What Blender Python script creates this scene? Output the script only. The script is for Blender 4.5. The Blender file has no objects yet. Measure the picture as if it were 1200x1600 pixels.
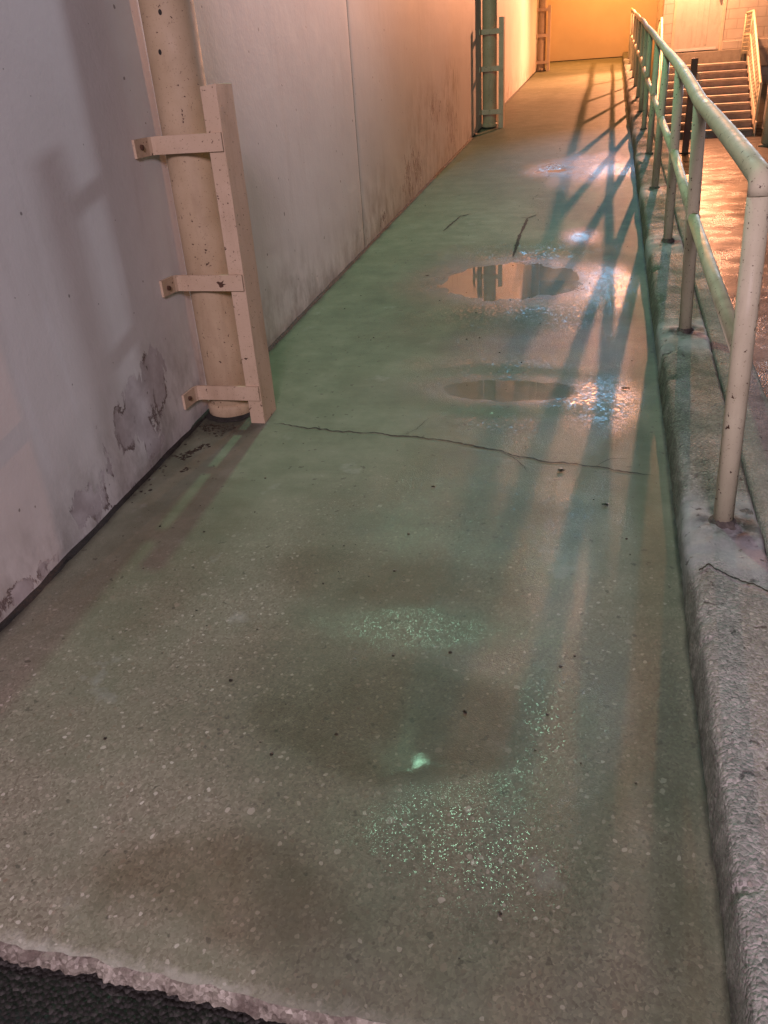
import bpy, bmesh, math, random
from mathutils import Vector, Matrix, noise
random.seed(7)
S = bpy.context.scene
C = S.collection

# ------------------------------------------------------------------ camera
cam_d = bpy.data.cameras.new("camera")
cam_d.sensor_fit = 'VERTICAL'
cam_d.sensor_height = 32.0
cam_d.lens = 1250.0 / 1600.0 * 32.0
cam_d.clip_start = 0.05
cam_d.clip_end = 500
cam = bpy.data.objects.new("camera", cam_d)
C.objects.link(cam)
rr = Vector((0.96901506, 0.23862716, -0.06377219))
uu = Vector((-0.06051597, 0.47967805, 0.87535524))
ff = Vector((-0.23947365, 0.84437317, -0.47925601))
M = Matrix((( rr.x, uu.x, -ff.x, 0), (rr.y, uu.y, -ff.y, 0), (rr.z, uu.z, -ff.z, 1.6), (0, 0, 0, 1)))
cam.matrix_world = M
S.camera = cam

# ------------------------------------------------------------------ world (city night sky)
w = bpy.data.worlds.new("World")
S.world = w
w.use_nodes = True
bg = w.node_tree.nodes["Background"]
bg.inputs[0].default_value = (0.80, 0.66, 0.62, 1)
bg.inputs[1].default_value = 0.024

# ------------------------------------------------------------------ lamps of the yard
def lamp(name, loc, col, power, size, aim=None, cone=None):
    d = bpy.data.lights.new(name, 'SPOT' if aim else 'POINT')
    d.color = col
    d.energy = power
    d.shadow_soft_size = size
    o = bpy.data.objects.new(name, d)
    C.objects.link(o)
    o.location = loc
    if aim:
        d.spot_size = math.radians(cone)
        d.spot_blend = 0.6
        o.rotation_euler = (Vector(aim) - Vector(loc)).to_track_quat('-Z', 'Y').to_euler()
    return o
lamp("door_lamp", (1.75, 22.25, 4.25), (1.0, 0.39, 0.17), 1150, 0.06, (1.75, 21.6, 0.0), 168)
lamp("ramp_flood", (1.70, 22.0, 4.25), (1.0, 0.37, 0.18), 3600, 0.05, (0.6, 12.0, -0.5), 140)
lamp("end_lamp", (0.2, 24.6, 4.6), (1.0, 0.36, 0.09), 680, 0.08, (0.2, 25.0, 0.0), 170)
lamp("wall_lamp", (-1.62, 6.4, 5.6), (0.47, 1.0, 0.64), 375, 0.06)
lamp("building_lamp", (6.1, 21.0, 5.8), (0.84, 0.86, 1.0), 3000, 0.7, (-1.9, 1.4, 1.0), 17)
lamp("roof_lamp", (-0.4, 27.6, 8.3), (0.24, 0.62, 1.0), 1600, 0.07, (0.1, 3.9, 0.3), 17)
lamp("street_lamp", (0.6, -4.0, 4.4), (1.0, 0.77, 0.90), 1420, 0.7)

S.view_settings.view_transform = 'Standard'
S.view_settings.look = 'None'
S.view_settings.exposure = 0
S.view_settings.gamma = 1
S.view_settings.use_curve_mapping = False
S.cycles.use_denoising = True
S.cycles.denoiser = 'OPENIMAGEDENOISE'
S.cycles.denoising_input_passes = 'RGB_ALBEDO_NORMAL'
S.cycles.denoising_prefilter = 'NONE'
S.cycles.max_bounces = 4
S.cycles.sample_clamp_indirect = 2
S.cycles.sample_clamp_direct = 14

SL = 0.06                                   # slope of the walkway
WX, KX = -1.804, 0.318                      # wall face, inner kerb line
GZ = 0.0                                    # level of the yard
def rz(y): return SL * y
def n3(x, y, z=0.0): return noise.noise((x, y, z))
def smooth(a, b, t):
    t = max(0.0, min(1.0, (t - a) / (b - a)))
    return t * t * (3 - 2 * t)

# ------------------------------------------------------------------ materials
class NT:
    def __init__(s, name):
        s.m = bpy.data.materials.new(name)
        s.m.use_nodes = True
        s.t = s.m.node_tree
        s.t.nodes.clear()
        s.out = s.t.nodes.new("ShaderNodeOutputMaterial")
        s.pos = s.t.nodes.new("ShaderNodeNewGeometry").outputs["Position"]
    def new(s, typ, **kw):
        n = s.t.nodes.new(typ)
        for k, v in kw.items(): setattr(n, k, v)
        return n
    def put(s, sock, v):
        if isinstance(v, bpy.types.NodeSocket): s.t.links.new(v, sock)
        elif v is not None:
            if isinstance(v, tuple) and len(v) == 3 and sock.type == 'RGBA': v = v + (1,)
            sock.default_value = v
    def scale(s, v, sc):
        n = s.new("ShaderNodeVectorMath", operation='MULTIPLY')
        s.put(n.inputs[0], v); n.inputs[1].default_value = sc
        return n.outputs[0]
    def noise(s, scale, detail=4, rough=0.55, vec=None, dist=0.0):
        n = s.new("ShaderNodeTexNoise")
        s.put(n.inputs["Vector"], vec or s.pos)
        n.inputs["Scale"].default_value = scale; n.inputs["Detail"].default_value = detail
        n.inputs["Roughness"].default_value = rough; n.inputs["Distortion"].default_value = dist
        return n.outputs["Fac"]
    def voro(s, scale, feature='F1', out="Distance", vec=None, rnd=1.0):
        n = s.new("ShaderNodeTexVoronoi", feature=feature)
        s.put(n.inputs["Vector"], vec or s.pos)
        n.inputs["Scale"].default_value = scale; n.inputs["Randomness"].default_value = rnd
        return n.outputs[out]
    def ramp(s, v, stops, interp='LINEAR'):
        n = s.new("ShaderNodeValToRGB"); e = n.color_ramp.elements; n.color_ramp.interpolation = interp
        while len(e) < len(stops): e.new(0.5)
        for k, (p, c) in enumerate(stops):
            e[k].position = p
            e[k].color = (c, c, c, 1) if not isinstance(c, tuple) else c + (1,)
        s.put(n.inputs[0], v)
        return n.outputs[0]
    def math(s, op, a, b=None, clamp=False):
        n = s.new("ShaderNodeMath", operation=op); n.use_clamp = clamp
        s.put(n.inputs[0], a)
        if b is not None: s.put(n.inputs[1], b)
        return n.outputs[0]
    def mix(s, f, a, b, blend='MIX'):
        n = s.new("ShaderNodeMix", data_type='RGBA', blend_type=blend)
        s.put(n.inputs[0], f); s.put(n.inputs[6], a); s.put(n.inputs[7], b)
        return n.outputs[2]
    def mapr(s, v, a, b, c, d):
        n = s.new("ShaderNodeMapRange"); s.put(n.inputs[0], v)
        for i, q in enumerate((a, b, c, d)): s.put(n.inputs[i + 1], q)
        return n.outputs[0]
    def attr(s, name):
        n = s.new("ShaderNodeAttribute"); n.attribute_name = name
        return n.outputs["Fac"]
    def sep(s, v=None):
        n = s.new("ShaderNodeSeparateXYZ"); s.put(n.inputs[0], v or s.pos)
        return n.outputs
    def bump(s, h, strength=0.3, dist=0.01, normal=None):
        n = s.new("ShaderNodeBump"); s.put(n.inputs["Strength"], strength)
        n.inputs["Distance"].default_value = dist
        s.put(n.inputs["Height"], h)
        if normal is not None: s.put(n.inputs["Normal"], normal)
        return n.outputs[0]
    def bsdf(s, color, rough=0.6, normal=None, **kw):
        n = s.new("ShaderNodeBsdfPrincipled")
        s.put(n.inputs["Base Color"], color); s.put(n.inputs["Roughness"], rough)
        if normal is not None: s.put(n.inputs["Normal"], normal)
        for k, v in kw.items(): s.put(n.inputs[k.replace("_", " ")], v)
        s.t.links.new(n.outputs[0], s.out.inputs[0])
        return s.m

def mat_ramp():
    t = NT("walkway_concrete")
    wet, near, dirt = t.attr("wet"), t.attr("near"), t.attr("dirt")
    big = t.noise(0.9, 5, 0.6); mid = t.noise(5.5, 6, 0.65); fine = t.noise(60, 5, 0.7)
    smoothc = t.ramp(t.math('ADD', t.math('MULTIPLY', big, 0.45), t.math('MULTIPLY', mid, 0.55)),
                     [(0.3, (.135, .155, .105)), (0.5, (.20, .222, .152)), (0.7, (.285, .30, .22))])
    # exposed aggregate where the skin has worn off
    wv = t.new("ShaderNodeTexNoise"); t.put(wv.inputs["Vector"], t.pos); wv.inputs["Scale"].default_value = 45; wv.inputs["Detail"].default_value = 2
    off = t.new("ShaderNodeVectorMath", operation='MULTIPLY_ADD'); t.put(off.inputs[0], wv.outputs["Color"]); off.inputs[1].default_value = (.018, .018, .018); t.put(off.inputs[2], t.pos)
    v1 = t.new("ShaderNodeTexVoronoi"); t.put(v1.inputs["Vector"], off.outputs[0]); v1.inputs["Scale"].default_value = 165
    v2 = t.new("ShaderNodeTexVoronoi"); t.put(v2.inputs["Vector"], off.outputs[0]); v2.inputs["Scale"].default_value = 62
    v3 = t.new("ShaderNodeTexVoronoi"); t.put(v3.inputs["Vector"], off.outputs[0]); v3.inputs["Scale"].default_value = 30
    agg = t.ramp(v1.outputs["Color"], [(0.0, (.15, .125, .095)), (0.35, (.225, .20, .155)), (0.65, (.265, .24, .185)), (0.9, (.34, .31, .245)), (1.0, (.46, .42, .35))])
    stone = t.math('MULTIPLY', t.ramp(v2.outputs["Distance"], [(0.30, 1.0), (0.36, 0.0)]),
                   t.ramp(v2.outputs["Color"], [(0.64, 0.0), (0.66, 1.0)]))
    scol = t.ramp(v2.outputs["Color"], [(0.64, (.20, .125, .085)), (0.72, (.36, .31, .25)), (0.86, (.58, .53, .47)), (1.0, (.76, .72, .66))])
    agg = t.mix(t.math('MULTIPLY', stone, .85), agg, scol)
    big_st = t.math('MULTIPLY', t.ramp(v3.outputs["Distance"], [(0.26, 1.0), (0.30, 0.0)]), t.ramp(v3.outputs["Color"], [(0.86, 0.0), (0.87, 1.0)]))
    agg = t.mix(t.math('MULTIPLY', big_st, .85), agg, t.ramp(v3.outputs["Color"], [(0.86, (.26, .17, .12)), (0.92, (.60, .56, .50)), (1.0, (.72, .69, .65))]))
    nearm = t.math('MULTIPLY', near, t.ramp(t.math('ADD', t.math('MULTIPLY', mid, .5), t.math('MULTIPLY', t.noise(1.6, 4), .5)), [(0.36, 0.35), (0.56, 1.0)]))
    col = t.mix(nearm, smoothc, agg)
    col = t.mix(t.math('MULTIPLY', fine, 0.35), col, t.mix(1.0, col, (.62, .62, .60), 'MULTIPLY'))
    brush = t.ramp(t.noise(3.2, 6, .7, t.scale(t.pos, (.6, 2.2, 1)), .8), [(.36, 0.0), (.62, 1.0)])
    col = t.mix(t.math('MULTIPLY', brush, .30), col, t.mix(1.0, col, (.60, .58, .52), 'MULTIPLY'))
    pale = t.ramp(t.noise(4.3, 5, .6), [(.64, 0.0), (.72, 1.0)])
    col = t.mix(t.math('MULTIPLY', pale, .35), col, (.40, .42, .40))
    col = t.mix(t.math('MULTIPLY', t.attr('soak_shade'), t.ramp(t.noise(5, 5, .6), [(.28, .5), (.55, 1.0)])), col, t.mix(1.0, col, (.34, .42, .36), 'MULTIPLY'))  # damp plus painted-in shadow, multiplied into the colour
    worn = t.ramp(t.math('ADD', t.mapr(t.sep()[1], .79, .87, 1.0, 0.0), t.math('MULTIPLY', t.math('SUBTRACT', t.noise(22, 4, .7), .5), 1.1)), [(.55, 0.0), (.85, 1.0)])
    col = t.mix(t.math('MULTIPLY', worn, .42), col, (.50, .48, .44))
    # black specks and dirt
    sp = t.ramp(t.noise(38, 2, 0.4), [(0.70, 0.0), (0.73, 1.0)])
    col = t.mix(t.math('MULTIPLY', sp, 0.55), col, (.05, .045, .035))
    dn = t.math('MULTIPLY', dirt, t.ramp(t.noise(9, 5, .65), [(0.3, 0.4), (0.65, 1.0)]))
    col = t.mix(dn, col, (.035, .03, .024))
    col = t.mix(wet, col, t.mix(1.0, col, (.55, .54, .50), 'MULTIPLY'))
    col = t.mix(t.math('MULTIPLY', t.attr('stain'), t.ramp(t.noise(6, 5, .6), [(.3, .45), (.6, 1.0)])), col, t.mix(1.0, col, (.56, .44, .36), 'MULTIPLY'))
    grain = t.math('ADD', t.math('MULTIPLY', v1.outputs["Distance"], -0.8), t.math('MULTIPLY', fine, 1.0))
    hm = t.math('ADD', t.math('MULTIPLY', t.noise(330, 3, .75), 1.0), t.math('MULTIPLY', grain, t.mapr(near, 0, 1, .25, .7)))
    nb = t.bump(hm, 0.4, 0.003)
    hc = t.math('MULTIPLY', hm, t.mapr(near, 0, 1, 1.0, 1.1))
    # the water film follows the grain less and less as it deepens
    pool = t.attr("pool")
    film = t.attr("film")
    cn = t.bump(hc, t.math('MULTIPLY', t.mapr(film, 0, 1, 1.0, 0.006), t.math('MULTIPLY', t.mapr(t.attr('sheen'), 0, 1, 1.0, .6), t.mapr(t.attr('glit'), 0, 1, 1.0, .06))), 0.0034)
    glit = t.attr("glit")
    vg = t.new("ShaderNodeTexVoronoi"); t.put(vg.inputs["Vector"], t.pos); vg.inputs["Scale"].default_value = 290
    vh = t.new("ShaderNodeTexVoronoi"); t.put(vh.inputs["Vector"], t.pos); vh.inputs["Scale"].default_value = 95
    cells = t.mix(t.mapr(t.sep()[1], 2.2, 3.2, 0.0, 1.0), vg.outputs["Color"], vh.outputs["Color"])
    sub = t.new("ShaderNodeVectorMath", operation='SUBTRACT'); t.put(sub.inputs[0], cells); sub.inputs[1].default_value = (.5, .5, .5)
    scl = t.new("ShaderNodeVectorMath", operation='SCALE'); t.put(scl.inputs[0], sub.outputs[0])
    t.put(scl.inputs["Scale"], t.math('MULTIPLY', glit, .30))
    add = t.new("ShaderNodeVectorMath", operation='ADD'); t.put(add.inputs[0], cn); t.put(add.inputs[1], scl.outputs[0])
    nrm = t.new("ShaderNodeVectorMath", operation='NORMALIZE'); t.put(nrm.inputs[0], add.outputs[0])
    cn = nrm.outputs[0]
    patchy = t.math('MULTIPLY', wet, t.ramp(t.noise(7.0, 5, .6), [(0.32, 0.35), (0.55, 1.0)]))
    cw = t.math('MAXIMUM', t.math('MAXIMUM', patchy, glit), t.attr('sheen'))
    fs = t.ramp(film, [(.02, 0.0), (.35, 1.0)])
    cw = t.math('ADD', t.math('MULTIPLY', cw, t.math('SUBTRACT', 1.0, fs)), t.math('MULTIPLY', fs, .07))
    cw = t.math('MULTIPLY', cw, t.math('SUBTRACT', 1.0, pool))
    return t.bsdf(col, t.mapr(wet, 0, 1, .62, .45), nb, Coat_Weight=cw, Coat_IOR=1.33,
                  Coat_Roughness=t.math('ADD', t.mapr(film, 0, 1, .085, .022), t.math('ADD', t.math('MULTIPLY', t.attr('sheen'), .13), t.math('MULTIPLY', glit, .015))), Coat_Normal=cn, Specular_IOR_Level=t.mapr(wet, 0, 1, .3, .5))

def mat_lip():
    t = NT("broken_concrete_edge")
    v = t.new("ShaderNodeTexVoronoi"); t.put(v.inputs["Vector"], t.pos); v.inputs["Scale"].default_value = 120
    col = t.ramp(v.outputs["Color"], [(0, (.17, .155, .12)), (.6, (.33, .305, .25)), (1, (.60, .57, .49))])
    col = t.mix(t.ramp(t.noise(14, 5), [(.42, 0.0), (.62, .75)]), col, (.12, .09, .075))
    return t.bsdf(col, .6, t.bump(t.math('ADD', t.math('MULTIPLY', v.outputs["Distance"], .25), t.noise(60, 6, .7)), .8, .012))

def mat_kerb():
    t = NT("kerb_concrete")
    patch = t.attr("patch"); dirt = t.attr("dirt")
    mid = t.noise(9, 6, .7)
    v = t.new("ShaderNodeTexVoronoi"); t.put(v.inputs["Vector"], t.pos); v.inputs["Scale"].default_value = 48
    base = t.ramp(mid, [(.3, (.21, .21, .19)), (.5, (.33, .325, .295)), (.72, (.48, .47, .43))])
    wv = t.new("ShaderNodeTexNoise"); t.put(wv.inputs["Vector"], t.pos); wv.inputs["Scale"].default_value = 40; wv.inputs["Detail"].default_value = 2
    off = t.new("ShaderNodeVectorMath", operation='MULTIPLY_ADD'); t.put(off.inputs[0], wv.outputs["Color"]); off.inputs[1].default_value = (.02, .02, .02); t.put(off.inputs[2], t.pos)
    t.put(v.inputs["Vector"], off.outputs[0]); v.inputs["Scale"].default_value = 62
    vb = t.new("ShaderNodeTexVoronoi"); t.put(vb.inputs["Vector"], off.outputs[0]); vb.inputs["Scale"].default_value = 130
    fine = t.ramp(vb.outputs["Color"], [(0, (.10, .095, .085)), (.4, (.29, .28, .255)), (.75, (.46, .44, .41)), (1, (.70, .67, .63))])
    base = t.mix(.55, base, fine)
    st = t.math('MULTIPLY', t.ramp(v.outputs["Distance"], [(.30, 1.0), (.38, 0.0)]), t.ramp(v.outputs["Color"], [(.52, 0.0), (.55, 1.0)]))
    base = t.mix(t.math('MULTIPLY', st, .85), base, t.ramp(v.outputs["Color"], [(.52, (.34, .30, .26)), (.75, (.52, .48, .44)), (1, (.72, .68, .64))]))
    yy = t.sep()[1]
    green_dark = t.math('MULTIPLY', t.mapr(yy, 1.6, 3.6, 0.0, 1.0), t.ramp(t.noise(5, 6, .7), [(.33, .35), (.55, .9)]), True)  # patchy green darkening, growing along the kerb
    base = t.mix(t.math('MULTIPLY', green_dark, .9), base, t.mix(1.0, base, (.20, .31, .20), 'MULTIPLY'))
    mortar = t.ramp(t.noise(14, 4), [(.3, (.27, .28, .29)), (.7, (.40, .41, .42))])
    col = t.mix(t.math('MULTIPLY', patch, .85), base, mortar)
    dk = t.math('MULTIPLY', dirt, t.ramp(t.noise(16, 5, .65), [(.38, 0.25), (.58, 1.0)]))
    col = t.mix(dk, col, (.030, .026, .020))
    crk = t.ramp(t.noise(26, 5, .6, dist=.6), [(.30, 1.0), (.37, 0.0)])
    col = t.mix(t.math('MULTIPLY', crk, .8), col, (.04, .035, .03))
    h = t.math('ADD', t.math('MULTIPLY', t.noise(55, 6, .7), t.mapr(patch, 0, 1, 1.0, .3)), t.math('MULTIPLY', crk, -.6))
    h = t.math('ADD', h, t.math('MULTIPLY', st, t.mapr(patch, 0, 1, .45, 0.0)))
    h = t.math('ADD', h, t.math('MULTIPLY', vb.outputs['Distance'], t.mapr(patch, 0, 1, -.9, -.1)))
    return t.bsdf(col, t.mapr(t.noise(4, 3), .35, .65, .6, .85), t.bump(h, .75, .009))

def mat_asphalt():
    t = NT("wet_asphalt")
    v = t.new("ShaderNodeTexVoronoi"); t.put(v.inputs["Vector"], t.pos); v.inputs["Scale"].default_value = 90
    col = t.ramp(v.outputs["Color"], [(0, (.010, .009, .009)), (.7, (.024, .023, .021)), (1, (.09, .085, .08))])
    col = t.mix(t.ramp(t.noise(1.3, 4), [(.4, 0.0), (.65, .5)]), col, (.02, .019, .018))
    h = t.math('ADD', t.math('MULTIPLY', v.outputs["Distance"], -1.0), t.math('MULTIPLY', t.noise(24, 5, .7), .9))
    wetm = t.math('MULTIPLY', t.ramp(t.noise(1.7, 5, .6), [(.36, .25), (.55, 1.0)]), t.mapr(t.sep()[1], .9, 2.5, .25, 1.0))
    return t.bsdf(col, .6, t.bump(h, .9, .012), Coat_Weight=wetm, Coat_IOR=1.38, Coat_Roughness=.28, Specular_IOR_Level=.2,
                  Coat_Normal=t.bump(h, t.ramp(t.noise(2.6, 5, .65), [(.44, .03), (.60, .45)]), .007))

def mat_wall():
    t = NT("painted_wall")
    peel, damp = t.attr("peel"), t.attr("damp")
    base = t.ramp(t.noise(1.1, 4), [(.3, (.63, .605, .58)), (.7, (.73, .71, .685))])
    sv = t.scale(t.pos, (1, 4.0, .35))
    streak = t.ramp(t.noise(1.6, 5, .6, sv), [(.55, 0.0), (.72, 1.0)])
    base = t.mix(t.math('MULTIPLY', streak, .35), base, (.66, .66, .64))
    dk = t.ramp(t.noise(2.3, 6, .62, t.scale(t.pos, (1, 3.0, .5))), [(.56, 0.0), (.74, 1.0)])
    base = t.mix(t.math('MULTIPLY', dk, .22), base, (.40, .36, .31))
    z = t.sep()[2]
    # dirt splash and grime just above the paving
    gr = t.math('MULTIPLY', damp, t.ramp(t.noise(6.5, 6, .68, t.scale(t.pos, (1, 1.2, .7))), [(.40, 0.0), (.66, 1.0)]))
    base = t.mix(t.math('MULTIPLY', gr, .8), base, (.16, .135, .10))
    base = t.mix(t.math('MULTIPLY', t.attr("pale"), .55), base, (.74, .73, .72))
    pn = t.math('SUBTRACT', peel, t.noise(11, 6, .72, t.scale(t.pos, (1, 1.4, .75)), .5))
    pm = t.ramp(pn, [(.0, 0.0), (.015, 1.0)])
    rim = t.math('MULTIPLY', pm, t.ramp(pn, [(.05, 1.0), (.11, 0.0)]))
    pcol = t.ramp(t.noise(9, 5, .6), [(.35, (.42, .375, .37)), (.65, (.60, .565, .56))])
    col = t.mix(pm, base, pcol)
    col = t.mix(t.math('MULTIPLY', rim, t.ramp(t.noise(6, 3), [(.46, 0.0), (.54, .95)])), col, (.15, .11, .10))
    dots = t.ramp(t.noise(30, 1, .3), [(.775, 0.0), (.79, 1.0)])
    col = t.mix(t.math('MULTIPLY', dots, .7), col, (.10, .075, .06))
    h = t.math('ADD', t.math('MULTIPLY', pm, -1.4), t.math('MULTIPLY', t.noise(3, 5), .9))
    h = t.math('ADD', h, t.math('MULTIPLY', t.noise(70, 4), .12))
    return t.bsdf(col, .58, t.bump(h, .45, .012))

def mat_paint(name, c1, c2, rust=(.07, .035, .02), amount=.66, rough=.4, zfade=None):
    t = NT(name)
    col = t.ramp(t.noise(6, 5, .6), [(.3, c1), (.7, c2)])
    st = t.ramp(t.noise(5, 6, .6, t.scale(t.pos, (1.6, 1.6, .32))), [(.52, 0.0), (.80, 1.0)])
    col = t.mix(t.math('MULTIPLY', st, .55), col, t.mix(1.0, col, (.42, .33, .28), 'MULTIPLY'))
    ch = t.ramp(t.noise(55, 4, .6), [(amount, 0.0), (amount + .02, 1.0)])
    col = t.mix(ch, col, rust)
    h = t.math('ADD', t.math('MULTIPLY', ch, -1.0), t.math('MULTIPLY', t.noise(25, 4), .5))
    scr = t.ramp(t.noise(150, 2, .5), [(.66, 0.0), (.70, 1.0)])
    col = t.mix(t.math('MULTIPLY', scr, .5), col, t.mix(1.0, col, (.35, .28, .22), 'MULTIPLY'))
    return t.bsdf(col, t.mapr(t.noise(14, 3), .3, .7, rough - .02, rough + .22), t.bump(h, .4, .004), Specular_IOR_Level=.35)

def mat_plain(name, c1, c2, sc=8, rough=.7, bump=.3, bsc=40, dist=.006):
    t = NT(name)
    col = t.ramp(t.noise(sc, 6, .65), [(.3, c1), (.7, c2)])
    return t.bsdf(col, rough, t.bump(t.noise(bsc, 5, .65), bump, dist))

def mat_water():
    t = NT("puddle_water")
    fr = t.new("ShaderNodeFresnel")
    back = t.new("ShaderNodeNewGeometry").outputs["Backfacing"]
    t.put(fr.inputs["IOR"], t.mapr(back, 0, 1, 1.33, 1 / 1.33))
    tr = t.new("ShaderNodeBsdfTransparent"); tr.inputs[0].default_value = (.93, .93, .88, 1)
    gl = t.new("ShaderNodeBsdfGlossy"); gl.inputs["Roughness"].default_value = .012
    mx = t.new("ShaderNodeMixShader")
    t.put(mx.inputs[0], fr.outputs[0]); t.put(mx.inputs[1], tr.outputs[0]); t.put(mx.inputs[2], gl.outputs[0])
    t.t.links.new(mx.outputs[0], t.out.inputs[0])
    return t.m

def mat_block():
    t = NT("painted_blockwork")
    b = t.new("ShaderNodeTexBrick")
    xyz = t.sep(); cmb = t.new("ShaderNodeCombineXYZ")
    t.put(cmb.inputs[0], t.math('ADD', xyz[0], xyz[1])); t.put(cmb.inputs[1], xyz[2])
    t.put(b.inputs["Vector"], cmb.outputs[0])
    b.inputs["Scale"].default_value = 1.0; b.inputs["Mortar Size"].default_value = .008
    b.inputs["Brick Width"].default_value = .4; b.inputs["Row Height"].default_value = .2
    base = t.ramp(t.noise(3, 5), [(.3, (.46, .42, .37)), (.7, (.58, .54, .48))])
    col = t.mix(t.math('MULTIPLY', b.outputs["Fac"], .45), base, (.24, .20, .17))
    return t.bsdf(col, .6, t.bump(t.math('SUBTRACT', t.math('MULTIPLY', t.noise(40, 4), .3), b.outputs["Fac"]), .5, .008))

MAT = dict(
    ramp=mat_ramp(), lip=mat_lip(), kerb=mat_kerb(), asphalt=mat_asphalt(), wall=mat_wall(), water=mat_water(), block=mat_block(),
    rail=mat_paint("rail_paint", (.53, .49, .35), (.63, .59, .43), amount=.645, rough=.48),
    pipe=mat_paint("pipe_paint", (.44, .33, .205), (.54, .415, .275), rough=.45, amount=.66),
    steel=mat_paint("bracket_paint", (.52, .39, .265), (.60, .46, .33), rough=.5, amount=.655),
    rust=mat_plain("rust", (.045, .022, .012), (.11, .05, .028), 30),
    dark=mat_plain("black_grime", (.012, .011, .009), (.035, .03, .024), 20, .75, .8, 60, .01),
    step=mat_plain("step_concrete", (.24, .22, .19), (.40, .37, .32), 5),
    riser=mat_plain("shaded_riser_concrete", (.15, .125, .12), (.30, .26, .25), 4),  # shade of the unlit risers painted in, darker than the step concrete
    nosing=mat_paint("nosing_paint", (.56, .50, .40), (.66, .60, .50), amount=.74),
    door=mat_paint("door_paint", (.50, .47, .43), (.56, .53, .49), amount=.8),
    metal=mat_plain("kick_plate", (.62, .62, .62), (.72, .72, .72), 9, .28, .05),
    cabinet=mat_paint("cabinet_paint", (.30, .33, .38), (.38, .41, .46), amount=.75),
    brown=mat_paint("brown_paint", (.12, .065, .045), (.19, .10, .07), amount=.66),
    leaf=mat_plain("wet_leaf", (.012, .010, .008), (.05, .035, .02), 60, .35, .6, 90),
    grout=mat_plain("dark_grout", (.035, .03, .026), (.13, .115, .10), 35, .8, .9, 70, .01),
    endwall=mat_plain("ochre_wall_paint", (.50, .40, .26), (.58, .47, .31), 1.2, .6, .2, 30),
    crack=mat_plain("crack_dirt", (.010, .009, .007), (.035, .03, .024), 50, .8),
)

# ------------------------------------------------------------------ mesh helpers
def link(name, me, mat, parent=None, smoothed=False):
    o = bpy.data.objects.new(name, me); C.objects.link(o)
    if mat is not None: me.materials.append(MAT[mat])
    if parent is not None: o.parent = parent
    if smoothed:
        for p in me.polygons: p.use_smooth = True
    return o
def fin(name, bm, mat, parent=None, smoothed=False):
    me = bpy.data.meshes.new(name); bm.normal_update(); bm.to_mesh(me); bm.free()
    return link(name, me, mat, parent, smoothed)
def tag(o, label=None, cat=None, group=None, kind=None):
    if label: o['label'] = label
    if cat: o['category'] = cat
    if group: o['group'] = group
    if kind: o['kind'] = kind
    return o
def thing(name, loc, label, cat, group=None):
    o = bpy.data.objects.new(name, None); C.objects.link(o); o.location = loc
    o.empty_display_size = .2
    return tag(o, label, cat, group)
def box(bm, x0, x1, y0, y1, z0, z1, bev=0.0):
    r = bmesh.ops.create_cube(bm, size=1.0)
    for v in r['verts']:
        v.co = Vector((x0 + (v.co.x + .5) * (x1 - x0), y0 + (v.co.y + .5) * (y1 - y0), z0 + (v.co.z + .5) * (z1 - z0)))
    if bev > 0:
        es = list({e for v in r['verts'] for e in v.link_edges})
        bmesh.ops.bevel(bm, geom=es, offset=bev, segments=2, affect='EDGES', profile=.5)
def boxo(name, dims, mat, parent=None, bev=0.004):
    bm = bmesh.new(); box(bm, *dims, bev); return fin(name, bm, mat, parent)
def tube(bm, pts, r, seg=20, cap=True):
    pts = [Vector(p) for p in pts]; rings = []
    t0 = (pts[1] - pts[0]).normalized()
    a = t0.orthogonal().normalized()
    for i, p in enumerate(pts):
        if i == 0: t = t0
        elif i == len(pts) - 1: t = (pts[i] - pts[i - 1]).normalized()
        else: t = ((pts[i] - pts[i - 1]).normalized() + (pts[i + 1] - pts[i]).normalized()).normalized()
        a = (a - t * a.dot(t)).normalized(); b = t.cross(a)
        rad = r[i] if isinstance(r, (list, tuple)) else r
        rings.append([bm.verts.new(p + a * math.cos(q) * rad + b * math.sin(q) * rad) for q in [k * 2 * math.pi / seg for k in range(seg)]])
    for i in range(len(rings) - 1):
        for k in range(seg):
            bm.faces.new((rings[i][k], rings[i][(k + 1) % seg], rings[i + 1][(k + 1) % seg], rings[i + 1][k]))
    if cap:
        bm.faces.new(list(reversed(rings[0]))); bm.faces.new(rings[-1])
def tubeo(name, pts, r, mat, parent=None, seg=20):
    bm = bmesh.new(); tube(bm, pts, r, seg); o = fin(name, bm, mat, parent, True)
    return o
def grid(name, us, vs, fn, mat, parent=None, attrs=None, smoothed=True):
    nu, nv = len(us), len(vs); co = []; at = {k: [] for k in (attrs or {})}
    for v in vs:
        for u in us:
            p = fn(u, v); co.append(p)
            for k in at: at[k].append(attrs[k](u, v))
    fs = [(j * nu + i, j * nu + i + 1, (j + 1) * nu + i + 1, (j + 1) * nu + i) for j in range(nv - 1) for i in range(nu - 1)]
    me = bpy.data.meshes.new(name); me.from_pydata(co, [], fs); me.update()
    for k, d in at.items():
        a = me.attributes.new(k, 'FLOAT', 'POINT'); a.data.foreach_set('value', d)
    return link(name, me, mat, parent, smoothed)
def span(a, b, step):
    n = max(1, int(round((b - a) / step))); return [a + (b - a) * i / n for i in range(n + 1)]
def growing(a, b, s0, k):
    r = [a]
    while r[-1] < b: r.append(r[-1] + max(s0, k * r[-1]))
    r[-1] = b
    return r

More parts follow.
